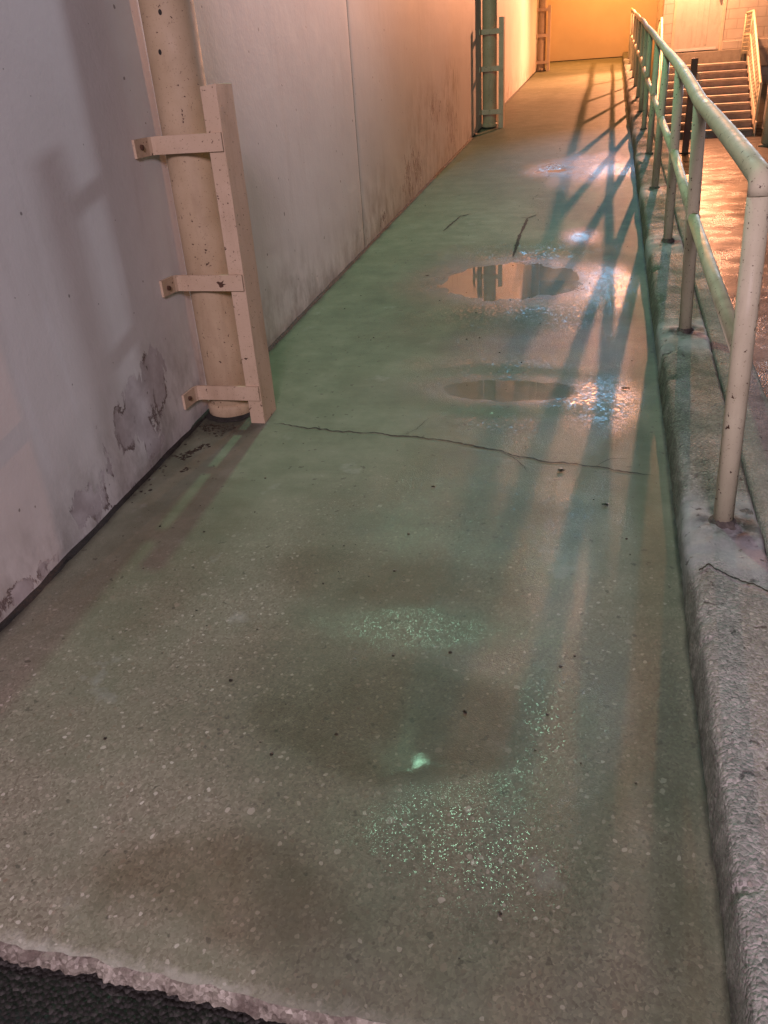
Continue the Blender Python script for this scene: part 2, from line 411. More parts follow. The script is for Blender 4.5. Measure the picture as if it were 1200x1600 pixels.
# ------------------------------------------------------------------ setting: yard, walkway, kerb
asphalt = grid("asphalt", [-90, -30, -10, -4, -2, -1, 0, 1, 2, 4, 8, 15, 30, 90], [-90, -30, -10, -4, 0, .5, 1, 2, 4, 8, 12, 16, 20, 26, 40, 90],
               lambda x, y: (x, y, GZ + .016 * (y <= 1)), "asphalt")
tag(asphalt, "black rain wet asphalt below the walkway and beside the kerb", "asphalt", kind="structure")

# puddles: centre, radii, water depth blending
POOL = [(-.47, 1.56, .37, .235), (-.40, 3.70, .36, .160), (-.56, 5.50, .50, .56), (-.49, 9.50, .11, .13), (-.15, 6.63, .10, .20)]
def pool_r(x, y, k):
    cx, cy, rx, ry = POOL[k]
    dx, dy = (x - cx) / rx, (y - cy) / ry
    return math.hypot(dx, dy)
def ramp_z(x, y):
    z = rz(y)
    for k in range(len(POOL)):
        r = pool_r(x, y, k)
        if r < 2.0 and k in (1, 2, 3):
            lev = rz(POOL[k][1])
            wgt = 1 - smooth(1.05, 2.0, r)
            z = z + (lev - z) * wgt
            z -= .006 * (1 - smooth(.55, 1.15, r + .16 * n3(x * 7, y * 5, k) + .10 * n3(x * 22, y * 12, k)))
    r0 = math.hypot((x + .47) / .50, (y - 1.56) / .30)
    w0 = 1 - smooth(.9, 2.6, r0)
    z += (rz(1.50) - rz(y)) * w0 * .9
    z += (.0022 * n3(x * 2.2, y * 1.7) + .0012 * n3(x * 9, y * 7)) * (1 - w0)
    return z
def wet_at(x, y):
    v = 0.0
    for k, s in enumerate((2.2, 2.4, 1.75, 4.2, 2.0)):
        v = max(v, 1 - smooth(.9, s, pool_r(x, y, k) + .35 * n3(x * 3, y * 1.6, 3 + k)))
    v = max(v, .85 * (1 - smooth(.5, 1.1, math.hypot((x + .25) / .62, (y - 3.6) / 1.9) + .35 * n3(x * 2.3, y * 1.2, 9))))
    v = max(v, .95 * (1 - smooth(.6, 1.15, math.hypot((x + .1) / .60, (y - 1.2) / .95) + .4 * n3(x * 3, y * 2, 11))))
    v = max(v, .95 * (1 - smooth(.5, 1.1, math.hypot((x + .12) / .52, (y - 9.5) / 1.25) + .4 * n3(x * 4, y * 1.2, 13))))
    v = max(v, .8 * (1 - smooth(.5, 1.1, math.hypot((x + .5) / .6, (y - 2.3) / .7) + .4 * n3(x * 3, y * 2, 15))))
    return v
def pool_at(x, y):
    v = 0.0
    for k in (1, 2, 3):
        v = max(v, 1 - smooth(.80, .98, pool_r(x, y, k)))
    return v
SHEEN = [(.10, 3.62, .17, .36), (.08, 5.35, .20, .55), (.08, 9.40, .26, .42), (-.05, 2.3, .12, .5), (-.15, 6.63, .09, .18)]
def sheen_at(x, y):
    v = 0.0
    for (a, b, ra, rb) in SHEEN:
        v = max(v, 1 - smooth(.6, 1.25, math.hypot((x - a) / ra, (y - b) / rb) + .3 * n3(x * 8, y * 5, 41)))
    return v
STAIN = [(-.62, 2.15, .46, .17, .7), (-.74, 1.00, .36, .13, .75), (-.75, 1.78, .3, .2, .25), (-1.45, 2.2, .3, .5, .4), (-.75, 4.5, .5, .4, .4), (-.3, 4.35, .35, .25, .35), (-1.1, 6.1, .4, .5, .3)]
def stain_at(x, y):
    v = 0.0
    for (a, b, ra, rb, s_) in STAIN:
        v = max(v, s_ * (1 - smooth(.55, 1.2, math.hypot((x - a) / ra, (y - b) / rb) + .45 * n3(x * 4, y * 4, 51) + .15 * n3(x * 14, y * 12, 53))))
    return max(v, .85 * film_at(x, y))
GLIT = [(-.22, 1.18, .36, .30), (-.10, 1.55, .20, .40), (-.45, 1.93, .48, .13), (-.35, 2.55, .50, .34), (-.05, 3.62, .26, .40), (-.40, 3.36, .40, .16), (-.45, 3.98, .5, .18), (-.04, 5.35, .27, .60), (-.2, 4.75, .4, .25), (-.55, 4.72, .55, .22), (-.5, 6.25, .6, .22), (-.15, 6.63, .07, .13), (-.55, 9.6, .25, .5)]
def glit_at(x, y):
    if film_at(x, y) > .6: return 0.0
    v = 0.0
    for (a, b, ra, rb) in GLIT:
        v = max(v, 1 - smooth(.30, 1.55, math.hypot((x - a) / ra, (y - b) / rb) + .35 * n3(x * 5, y * 4, 61) + .2 * n3(x * 22, y * 18, 63)))
    return v
SOAK_SHADE = [(.12, 4.45, .26, .55, .85), (.10, 6.9, .30, 1.5, .9), (-.35, 7.6, .35, .8, .55), (.18, 3.0, .14, .5, .5), (.2, 9.9, .15, 1.2, .6), (-.45, 4.35, .5, .28, .5), (.24, 1.9, .08, .9, .5)]  # dark patches: shadows beside the kerb deepened by colour, together with damp
def soak_shade_at(x, y):
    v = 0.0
    for (a, b, ra, rb, s_) in SOAK_SHADE:
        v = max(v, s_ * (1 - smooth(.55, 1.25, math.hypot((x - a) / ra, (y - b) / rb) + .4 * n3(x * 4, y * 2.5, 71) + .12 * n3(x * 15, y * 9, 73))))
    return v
def film_at(x, y):
    r = pool_r(x, y, 0) + .22 * n3(x * 5, y * 5, 31) + .10 * n3(x * 17, y * 17, 33)
    return (1 - smooth(.80, 1.12, r)) * (1 - .5 * smooth(-.55, -.95, x) if x < -.55 else 1)
def near_at(x, y): return max(0.0, min(1.0, 1 - smooth(1.5, 3.6, y + .5 * n3(x * 1.5, y * 1.3, 21) + .5 * abs(x + .4))) )
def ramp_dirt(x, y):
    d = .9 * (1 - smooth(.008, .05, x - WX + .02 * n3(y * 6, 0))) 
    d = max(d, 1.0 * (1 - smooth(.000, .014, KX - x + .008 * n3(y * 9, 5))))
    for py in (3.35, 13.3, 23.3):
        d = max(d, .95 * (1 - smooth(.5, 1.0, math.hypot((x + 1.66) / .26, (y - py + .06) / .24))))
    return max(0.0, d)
def front_y(x): return .80 + .012 * n3(x * 5, 2) + .012 * n3(x * 19, 4) + .006 * n3(x * 60, 4)
ys = growing(.80, 26.6, .014, .0075)
ramp = grid("walkway", [WX - .02, WX, WX + .008, WX + .016, WX + .026] + span(WX + .04, KX - .03, .021) + [KX - .018, KX - .011, KX - .006, KX - .002, KX + .004, KX + .012], ys, lambda x, y: (x, front_y(x) if y < .8001 else y, ramp_z(x, y)), "ramp",
            attrs=dict(wet=wet_at, pool=pool_at, near=near_at, dirt=ramp_dirt, film=film_at, sheen=sheen_at, stain=stain_at, glit=glit_at, soak_shade=soak_shade_at))
tag(ramp, "sloping wet green tinted concrete walkway between painted wall and kerb", "walkway", kind="structure")
def lip_fn(x, v):
    v = int(v); y0 = front_y(x); zt = ramp_z(x, .8)
    q = [(0, 0), (-.003, -.002), (-.007, -.006), (-.011, -.012), (-.014, -.019), (-.016, -.027), (-.018, -.035), (-.019, -.043), (-.020, -.055), (-.021, -.085)][v]
    if v == 0: return (x, y0 + .03, zt - .006)
    if v == 1: return (x, y0 + .004, zt - .0012)
    j = .006 * n3(x * 17, v * .7, 5) + .006 * n3(x * 48, v * 1.6, 8) + .005 * n3(x * 110, v * 2.3, 3)
    return (x + .004 * n3(x * 70, v, 2), y0 + q[0] + j * min(1, v / 3), zt + q[1] + .5 * j * min(1, v / 3))
tag(grid("walkway_edge", span(WX - .02, KX + .012, .004), list(range(10)), lip_fn, "lip"), "rough crumbled pale front edge of the concrete walkway above black asphalt", "walkway edge", kind="structure")

PY = [2.41 + 1.765 * k for k in range(13)]
def post_near(y): return min(abs(y - p) for p in PY)
KCORN = [(.318, -.06), (.320, .0), (.324, .05), (.328, .085), (.331, .102), (.337, .114), (.346, .121), (.360, .1245)]
KPROF = KCORN + [(.372 + .0125 * i, .1255) for i in range(14)] + [(.543, .122), (.550, .112), (.553, .09), (.555, .05)]
def kerb_fn(u, y):
    u = int(u); x, z = KPROF[u]
    lump = 1 - smooth(.05, .36, post_near(y + .06))
    top = smooth(.33, .37, x)
    dx = (.006 * n3(y * .9, 0, 7) + .004 * n3(y * 5, z * 9, 1) + .0025 * n3(y * 24, z * 30, 2)) * (.4 + .6 * (u > 0))
    dz = .005 * n3(y * 3.5, x * 5, 3) + .0035 * n3(y * 17, x * 17, 4) + .0013 * n3(y * 42, x * 42, 5)
    dz += lump * (.013 * n3(y * 9, x * 11, 9) + .007 * n3(y * 23, x * 20, 10) + .006)
    chip = max(0.0, n3(y * 6.5, 1, 14) - .22) + max(0.0, n3(y * 21, 3, 15) - .30) * .6
    e = max(0.0, 1 - abs(u - 6) / 4.0)
    return (x + dx * (1 - top) + chip * .05 * e - .010 * lump * (1 - top) * (u > 2), y, rz(y) + z + dz * (.15 + .85 * top) - chip * .06 * e)
def kerb_patch(u, y):
    return max(0, 1 - smooth(.10, .34, post_near(y + .06) + .16 * n3(y * 5, u * .25, 6)))
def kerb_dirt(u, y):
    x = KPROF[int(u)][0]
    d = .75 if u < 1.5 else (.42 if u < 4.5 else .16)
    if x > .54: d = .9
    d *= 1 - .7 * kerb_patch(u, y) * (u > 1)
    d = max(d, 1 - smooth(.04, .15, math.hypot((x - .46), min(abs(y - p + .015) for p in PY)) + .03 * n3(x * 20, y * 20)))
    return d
kerb = grid("kerb", list(range(len(KPROF))), growing(.45, 26.4, .010, .006), kerb_fn, "kerb", attrs=dict(patch=kerb_patch, dirt=kerb_dirt))
tag(kerb, "rough concrete kerb with mortar patches carrying the handrail posts", "kerb", kind="structure")
LPROF = [(.556, .03), (.558, .095), (.566, .112), (.60, .116), (.66, .116), (.71, .112), (.722, .10), (.728, .06), (.73, -2.0)]
def ledge_fn(u, y):
    x, z = LPROF[int(u)]
    if u == 8: return (x, y, -.05)
    return (x + .004 * n3(y * 6, u, 12) + .006 * n3(y * .8, 3, 1), y, rz(y) + z + .003 * n3(y * 12, x * 20, 13))
tag(grid("ledge", list(range(len(LPROF))), growing(.45, 26.4, .03, .01), ledge_fn, "kerb", attrs=dict(patch=lambda u, y: .35, dirt=lambda u, y: .25)),
    "smooth concrete ledge along the outer side of the kerb", "ledge", kind="structure")

def top_ribbon(name, pts, wid, seed, parent):
    bm = bmesh.new(); L = []; fine = []
    for a, b in zip(pts[:-1], pts[1:]):
        for i in range(14): fine.append((a[0] + (b[0] - a[0]) * i / 14, a[1] + (b[1] - a[1]) * i / 14))
    for i, (x, y) in enumerate(fine):
        y += .010 * n3(i * .3, seed); wv = wid * (.7 + .6 * abs(n3(i * .5, seed, 4)))
        z = rz(y) + .1285 + .004
        L.append((bm.verts.new((x, y - wv, z)), bm.verts.new((x, y + wv, z))))
    for i in range(len(L) - 1): bm.faces.new((L[i][0], L[i + 1][0], L[i + 1][1], L[i][1]))
    return fin(name, bm, "crack", parent)
top_ribbon("crack", [(.345, 2.13), (.375, 2.165), (.43, 2.11), (.49, 2.08), (.55, 2.035)], .0055, 3, kerb)

# standing rain water
for k in (1, 2, 3):
    cx, cy, rx, ry = POOL[k]
    bm = bmesh.new(); vs = []; N = 220
    for i in range(N):
        a = 2 * math.pi * i / N
        f = 1.02 + .17 * n3(math.cos(a) * 1.6 + 3 * k, math.sin(a) * 1.6) + .07 * n3(math.cos(a) * 5 + 5 * k, math.sin(a) * 5) + .05 * n3(math.cos(a) * 17, math.sin(a) * 17 + 9 * k)
        x, y = cx + rx * f * math.cos(a), cy + ry * f * math.sin(a)
        vs.append(bm.verts.new((x, y, rz(cy) - .0018)))
    bm.faces.new(vs)
    tag(fin("puddle", bm, "water"), [None, "narrow puddle with blue glints just beyond the long crack",
        "larger puddle mirroring the orange wall and green pipe", "tiny orange puddle in the pale wet patch far up the walkway"][k], "puddle", "puddles on the walkway", "structure")

# cracks and slots in the walkway: thin dirt filled ribbons
def ribbon(name, pts, wid, jit, seed):
    rnd = random.Random(seed); fine = []
    for (a, b) in zip(pts[:-1], pts[1:]):
        n = max(2, int(math.dist(a, b) / .012))
        for i in range(n):
            t = i / n; fine.append((a[0] + (b[0] - a[0]) * t, a[1] + (b[1] - a[1]) * t))
    fine.append(pts[-1])
    bm = bmesh.new(); L = []; n = len(fine)
    for i, (x, y) in enumerate(fine):
        j = jit * (n3(i * .11, seed) + .5 * n3(i * .43, seed, 3))
        t = Vector((fine[min(i + 1, n - 1)][0] - fine[max(i - 1, 0)][0], fine[min(i + 1, n - 1)][1] - fine[max(i - 1, 0)][1], 0)).normalized()
        nn = Vector((-t.y, t.x, 0)); e = min(1, i / 6, (n - 1 - i) / 6) * .9 + .1
        wv = wid * e * (.65 + .7 * rnd.random()) * (1 + .6 * n3(i * .07, seed, 8))
        c = Vector((x, y, 0)) + nn * j
        a, b = c + nn * wv, c - nn * wv
        L.append((bm.verts.new((a.x, a.y, ramp_z(a.x, a.y) + .0022)), bm.verts.new((b.x, b.y, ramp_z(b.x, b.y) + .0022))))
    for i in range(n - 1): bm.faces.new((L[i][0], L[i][1], L[i + 1][1], L[i + 1][0]))
    return fin(name, bm, "crack", ramp)
ribbon("crack", [(-1.43, 3.25), (-1.22, 3.22), (-1.06, 3.19), (-.80, 3.18), (-.58, 3.14), (-.35, 3.07), (-.16, 3.00), (.04, 2.97), (.26, 2.92)], .0034, .022, 3)
ribbon("crack", [(-.80, 3.18), (-.74, 3.25), (-.70, 3.36)], .0016, .012, 31)
ribbon("crack", [(-.35, 3.07), (-.27, 3.00), (-.22, 2.90)], .0016, .012, 33)
ribbon("crack", [(.04, 2.97), (.10, 3.04), (.19, 3.06)], .0014, .010, 35)
ribbon("slot", [(-.615, 6.22), (-.61, 6.8), (-.60, 7.30)], .011, .006, 5)
ribbon("slot", [(-.66, 7.33), (-.60, 7.30), (-.53, 7.42)], .012, .01, 6)
ribbon("slot", [(-1.265, 6.90), (-1.235, 7.2), (-1.20, 7.44)], .009, .012, 7)
ribbon("slot", [(-1.24, 7.46), (-1.19, 7.44), (-1.12, 7.52)], .010, .008, 9)
for i in range(26):                                                     # pitted seam running on from the slot
    y = 7.7 + i * .16; x = -.60 + .012 * i * .35 + random.uniform(-.03, .03)
    if random.random() < .75: ribbon("pit", [(x, y), (x + random.uniform(-.02, .02), y + random.uniform(.04, .13))], random.uniform(.004, .011), .006, 20 + i)

# ------------------------------------------------------------------ left wall with joints
PEEL = [(2.93, .53, .13, .16, .74), (2.78, .44, .18, .17, .74), (2.64, .42, .11, .13, .70), (2.82, .28, .14, .10, .62), (2.27, .27, .11, .10, .66), (2.36, .22, .09, .09, .62),
        (1.86, .16, .26, .06, .62), (2.45, .38, .10, .22, .47), (8.3, .72, .8, .32, .55), (9.6, 1.2, .5, .25, .57), (10.6, 1.0, .6, .35, .57), (7.0, .52, .3, .12, .52)]
DRIP = [(2.84, .80, 1.24, .010), (2.34, .55, 1.15, .022), (2.86, .05, .32, .008), (2.12, .40, .95, .03), (2.58, .30, .75, .05), (2.40, .42, .62, .05)]
def wall_peel(y, z):
    v = 0.0
    for (a, b, ra, rb, s) in PEEL:
        v = max(v, s * max(0.0, 1 - .5 * math.hypot((y - a) / ra, (z - b) / rb) ** 2))
    return max(v, .50 * (1 - smooth(.0, .07, z - rz(y))))
def wall_pale(y, z):
    v = 0.0
    for (a, z0, z1, wd) in DRIP:
        v = max(v, (1 - smooth(.4 * wd, wd, abs(y - a + .05 * (z - z1)))) * smooth(z0, z0 + .1, z) * (1 - smooth(z1 - .25, z1, z)))
    return v
def wall_damp(y, z):
    h = z - rz(y)
    v = .75 * (1 - smooth(.0, .55, h + .3 * n3(y * .8, 2)))
    v = max(v, .6 * (1 - smooth(.5, 1.2, math.hypot((y - 9.2) / 1.3, (z - 1.0) / .62))))
    v = max(v, .9 * (1 - smooth(.5, 1.2, math.hypot((y - 10.6) / .7, (z - 1.35) / .4))))
    return v
wall = thing("boundary_wall", (WX, 6, 0), "long pale painted concrete wall with peeling patches, left of the walkway", "wall")
joints = [-6.0, 1.0e-6 - 4.0, 6.37, 21.0, 27.2]
zz = [-.1, 0, .04, .08, .12] + span(.14, 2.4, .02) + [2.8, 3.4, 4.2, 5.5, 7, 9]
for a, b in zip(joints[:-1], joints[1:]):
    if b < .2: continue
    yy = [y for y in growing(.3, 27.2, .013, .009) if a + .004 < y < b - .004]
    yy = [a + .004] + yy + [b - .004]
    def wfn(y, z, a=a, b=b):
        e = max(0, 1 - min(y - a, b - y) / .03)
        h = z - rz(y)
        return (WX - .004 * e * e + .004 * n3(y * .8, z * .8) + (.0025 * n3(y * 6, z * 6) if h < .5 else 0) - (.006 * max(0, 1 - h / .05) * (.5 + n3(y * 5, 9)) if h > 0 else 0), y, z)
    o = grid("wall_panel", yy, zz, wfn, "wall", None, dict(peel=wall_peel, damp=wall_damp, pale=wall_pale))
    # the face must look towards +x; give the panel its thickness
    bm = bmesh.new(); bm.from_mesh(o.data); bm.normal_update()
    if sum(f.normal.x for f in bm.faces) < 0: bmesh.ops.reverse_faces(bm, faces=bm.faces)
    bm.to_mesh(o.data); bm.free()
    o.parent = wall; o.matrix_parent_inverse = Matrix.Translation(-wall.location)
def child(o, root):
    o.parent = root; o.matrix_parent_inverse = Matrix.Translation(-Vector(root.location)); return o
child(boxo("wall_core", (WX - .4, WX - .025, -6, 27.2, -.3, 9.0), "dark", None, 0), wall)
# dark dirt filled joint at the foot of the wall
def foot(u, y):
    q = [(WX - .01, .016), (WX + .004, .013), (WX + .011, .006), (WX + .016, -.004)][int(u)]
    return (q[0] + (.006 * n3(y * 5, 3, u) + .006 * n3(y * 18, 7, u)) * (u > 0), y, rz(y) + q[1] + .006 * n3(y * 11, 1, u))
child(grid("base_joint", [0, 1, 2, 3], growing(.8, 26.6, .02, .006), foot, "dark"), wall)

# ------------------------------------------------------------------ rain pipes with guard angle
def rain_pipe(yf, heights, label, seed, full=True):
    yc = yf + .125; g = rz(yf)
    root = thing("drain_pipe", (-1.685, yc, g), label, "drain pipe", "rain pipes strapped along the painted wall")
    r = .105
    zs = [g - .02 + .0] + [g + .1 + k * .5 for k in range(17)]
    child(tubeo("pipe", [(-1.685, yc, z) for z in zs], r, "pipe", None, 40), root)
    bm = bmesh.new(); tube(bm, [(-1.685, yc, g - .02), (-1.685, yc, g + .055), (-1.685, yc, g + .070)], [r + .010, r + .009, r + .002], 40)
    child(fin("collar", bm, "pipe", None, True), root)
    # grime ring
    bm = bmesh.new(); rnd = random.Random(seed); ring = []
    for k in range(48):
        a = 2 * math.pi * k / 48; rv = r + .030 + .022 * n3(math.cos(a) * 2, math.sin(a) * 2, seed)
        ring.append((bm.verts.new((-1.685 + (r + .004) * math.cos(a), yc + (r + .004) * math.sin(a), rz(yc + r * math.sin(a)) + .020)), bm.verts.new((-1.685 + rv * math.cos(a), yc + rv * math.sin(a), rz(yc + rv * math.sin(a)) + .003))))
    for k in range(48): bm.faces.new((ring[k][0], ring[k][1], ring[(k + 1) % 48][1], ring[(k + 1) % 48][0]))
    child(fin("grime_ring", bm, "dark", None, True), root)
    # L angle: front flange and deep side flange
    top = g + 1.41; xc = -1.472
    bm = bmesh.new()
    P = [(xc - .068, yf), (xc, yf), (xc, yf + .155), (xc - .008, yf + .155), (xc - .008, yf + .008), (xc - .068, yf + .008)]
    lo, hi = [], []
    nz = 24
    rings = []
    for k in range(nz + 1):
        z = g - .01 + (top - g + .01) * k / nz
        rings.append([bm.verts.new((x + .0016 * n3(z * 3, x * 8, seed), y + .0016 * n3(z * 3, y * 8, seed + 2), z + (.014 * n3(x * 60, y * 30, seed) if k == nz else (-.012 * (x < xc - .02) if k == 0 else 0)))) for x, y in P])
    for k in range(nz):
        for i in range(6):
            j = (i + 1) % 6
            bm.faces.new((rings[k][i], rings[k][j], rings[k + 1][j], rings[k + 1][i]))
    bm.faces.new(list(reversed(rings[0]))); bm.faces.new(rings[-1])
    child(fin("guard_angle", bm, "steel"), root)
    for n, h in enumerate(heights):
        z = g + h; hh = .034
        t = random.Random(seed + n).uniform(-.006, .006)
        bm = bmesh.new()
        # flat bar in front of the pipe, bent forward along the wall at its end
        path = [(xc - .004, yf - .0065), (xc - .20, yf - .0065), (WX + .036, yf - .0065), (WX + .018, yf - .012), (WX + .010, yf - .03), (WX + .008, yf - .085), (WX + .008, yf - .135)]
        th = .0055; prev = None
        for i, (x, y) in enumerate(path):
            a = path[max(i - 1, 0)]; b = path[min(i + 1, len(path) - 1)]
            d = Vector((b[0] - a[0], b[1] - a[1])).normalized(); nn = Vector((-d.y, d.x))
            zt = z + t * (i / 6)
            q = [bm.verts.new((x + nn.x * s * th, y + nn.y * s * th, zt + v * hh)) for s, v in ((-1, -1), (1, -1), (1, 1), (-1, 1))]
            if prev:
                for e in range(4): bm.faces.new((prev[e], prev[(e + 1) % 4], q[(e + 1) % 4], q[e]))
            else: bm.faces.new(list(reversed(q)))
            prev = q
        bm.faces.new(prev)
        bmesh.ops.recalc_face_normals(bm, faces=bm.faces)
        br = child(fin("bracket", bm, "steel"), root)
        if full:
            bm = bmesh.new(); tube(bm, [(WX + .010, yf - .09, z), (WX + .022, yf - .09, z), (WX + .024, yf - .09, z)], [.011, .011, .008], 6)
            child(fin("bolt", bm, "rust"), br)
            if n == 1:
                bm = bmesh.new(); vs = []
                for k in range(14):
                    a = 2 * math.pi * k / 14; rr_ = .014 + .009 * random.Random(k).uniform(-1, 1)
                    vs.append(bm.verts.new((xc - .105 + rr_ * math.cos(a) * 1.2, yf - .0135, z - .004 + rr_ * math.sin(a))))
                bm.faces.new(vs); child(fin("rust_spot", bm, "rust"), br)
    if full:                                                           # two holes high on the pipe
        for (ax, z) in ((-.95, 1.86 + .0), (-1.9, 1.73)):
            a = -math.pi / 2 + ax * .28 + .45
            cx, cy = -1.685 + (r + .001) * math.cos(a), yc + (r + .001) * math.sin(a)
            tx, ty = -math.sin(a), math.cos(a)
            bm = bmesh.new(); vs = [bm.verts.new((cx + tx * .007 * math.cos(q), cy + ty * .007 * math.cos(q), z + .010 * math.sin(q))) for q in [k * math.pi / 6 for k in range(12)]]
            bm.faces.new(vs); child(fin("hole", bm, "dark"), root)
    return root
rain_pipe(3.25, [.15, .655, 1.21], "thick tan rain pipe with three rusty brackets, nearest of the three", 1)
rain_pipe(13.15, [.22, .78, 1.24], "green lit rain pipe halfway up the walkway, casting shadow on the wall", 2, False)
rain_pipe(23.4, [.20, .78, 1.33], "orange lit rain pipe beside the end wall, farthest of the three", 3, False)

# ------------------------------------------------------------------ handrail
hr = thing("handrail", (.44, 2.41, rz(2.41) + .12), "pale chipped steel handrail with round posts running up along the kerb", "handrail")
TOPX = [.402, .398, .424, .438, .446, .438, .45, .455, .45, .452, .455, .45, .45]
BOTX = [.441, .446, .455, .440, .452, .45, .458, .462, .458, .46, .46, .458, .458]
JZ = [0, -.004, .008, -.006, -.010, .010, -.008, .012, -.006, .008, -.01, .012, 0]
HR = .0305
tops = []
for i, y in enumerate(PY):
    zb = rz(y) + .105; zt = rz(y) + .127 + 1.03 + JZ[i]
    tops.append((TOPX[i], y, zt))
    if i:
        p = tubeo("post", [(BOTX[i], y, zb), ((BOTX[i] + TOPX[i]) / 2, y, (zb + zt) / 2), (TOPX[i], y, zt - .012)], .0295, "rail")
        child(p, hr)
for i, y in enumerate(PY):
    bm = bmesh.new(); ring = []
    for k in range(28):
        a = 2 * math.pi * k / 28; ca, sa = math.cos(a), math.sin(a)
        ro = .046 + .016 * n3(ca * 1.8 + i * 3, sa * 1.8) + .007 * n3(ca * 6, sa * 6 + i); zg = rz(y) + .127
        ring.append([bm.verts.new((BOTX[i] + ca * .030, y + sa * .030, zg + .018 + .006 * n3(ca * 3, sa * 3, i))), bm.verts.new((BOTX[i] + ca * (.5 * ro + .017), y + sa * (.5 * ro + .017), zg + .013)), bm.verts.new((BOTX[i] + ca * ro, y + sa * ro, rz(y + sa * ro) + .127 - .004))])
    for k in range(28):
        n_ = ring[(k + 1) % 28]
        for q in (0, 1): bm.faces.new((ring[k][q], ring[k][q + 1], n_[q + 1], n_[q]))
    child(fin("base_grout", bm, "grout", None, True), hr)
    if i:
        jx, jz = (BOTX[i] + TOPX[i]) / 2, rz(y) + .127 + .545 + .6 * JZ[i]
        dd = Vector((0, 1, SL)).normalized()
        for s_ in (-1, 1):
            bm = bmesh.new()
            c = Vector((jx, y, jz)) + dd * s_ * .026
            pts_ = [c + Vector((math.cos(q) * .027, 0, math.sin(q) * .027)) + dd * s_ * .006 * (math.cos(q) ** 2 - .5) for q in [k * 2 * math.pi / 20 for k in range(21)]]
            tube(bm, pts_, .0042, 6, False)
            child(fin("weld_bead", bm, "rail", None, True), hr)
# nearest post bends over into the top rail
y0 = PY[0]; zb = rz(y0) + .105; zt = tops[0][2]
child(tubeo("post", [(BOTX[0], y0, zb), (BOTX[0] * .5 + TOPX[0] * .5, y0, (zb + zt) / 2), (TOPX[0], y0, zt - .045)], HR, "rail"), hr)
pts = [(TOPX[0], y0, zt - .047), (TOPX[0], y0 + .004, zt - .024), (TOPX[0], y0 + .016, zt - .008), (TOPX[0], y0 + .036, zt + .001)]
for a, b in zip(tops[:-1], tops[1:]):
    for k in range(1, 7):
        t = k / 6
        if a is tops[0] and k < 1: continue
        pts.append((a[0] + (b[0] - a[0]) * t, a[1] + (b[1] - a[1]) * t, a[2] + (b[2] - a[2]) * t + .004 * math.sin(t * math.pi)))
pts.append((.45, 24.2, tops[-1][2] + .05))
child(tubeo("top_rail", pts, HR, "rail", None, 24), hr)
for i in range(12):
    a, b = tops[i], tops[i + 1]; fx = .5
    def midp(j): return Vector((BOTX[j] * (1 - fx) + TOPX[j] * fx - .0, PY[j], rz(PY[j]) + .127 + .545 + .6 * JZ[j]))
    A, B = midp(i), midp(i + 1); d = (B - A).normalized()
    child(tubeo("mid_rail", [A + d * .020, A.lerp(B, .5) + Vector((0, 0, -.004)), B - d * .020], .026, "rail"), hr)

# ------------------------------------------------------------------ end wall, stair building, stairs
ew = thing("end_wall", (-.3, 26.5, 0), "bare orange lit wall closing the far end of the walkway", "wall")
child(boxo("wall_face", (WX - .4, 1.9, 26.5, 26.8, -.1, 5.2), "endwall"), ew)
child(boxo("base_joint", (WX, .60, 26.47, 26.52, rz(26.5) - .1, rz(26.5) + .02), "dark"), ew)

sb = thing("stair_building", (2.5, 23.0, 0), "orange lit block building with a door at the top of the steps", "building")
child(boxo("wall", (1.15, 1.38, 23.0, 30, -.1, 7.0), "block"), sb)
child(boxo("wall", (1.38, 2.52, 23.0, 30, 3.72, 7.0), "block"), sb)
child(boxo("wall", (2.52, 14.0, 23.0, 30, -.1, 7.0), "block"), sb)
child(boxo("plinth", (1.16, 4.2, 22.86, 23.0, 1.2, 1.585), "step", None, .012), sb)
child(boxo("plinth", (2.52, 4.2, 22.93, 23.0, 1.585, 1.76), "block", None, .008), sb)
dr = child(boxo("door", (1.44, 2.46, 23.05, 23.10, 1.60, 3.66), "door"), sb)
for x0, x1 in ((1.90, 1.93), (2.02, 2.05), (2.14, 2.17)):
    child(boxo("panel_rib", (x0, x1, 23.042, 23.05, 1.72, 2.75), "door", None, .002), dr)
child(boxo("kick_plate", (1.47, 2.40, 23.030, 23.042, 1.612, 1.665), "metal", None, .003), dr)
child(boxo("handle", (2.36, 2.40, 23.0, 23.05, 2.6, 2.72), "metal"), dr)
fr = child(boxo("door_frame", (1.375, 1.44, 22.985, 23.12, 1.586, 3.72), "nosing", None, .006), sb)
child(boxo("door_frame", (2.46, 2.525, 22.985, 23.12, 1.586, 3.72), "nosing", None, .006), sb)
child(boxo("door_frame", (1.44, 2.46, 22.985, 23.12, 3.66, 3.72), "nosing", None, .006), sb)

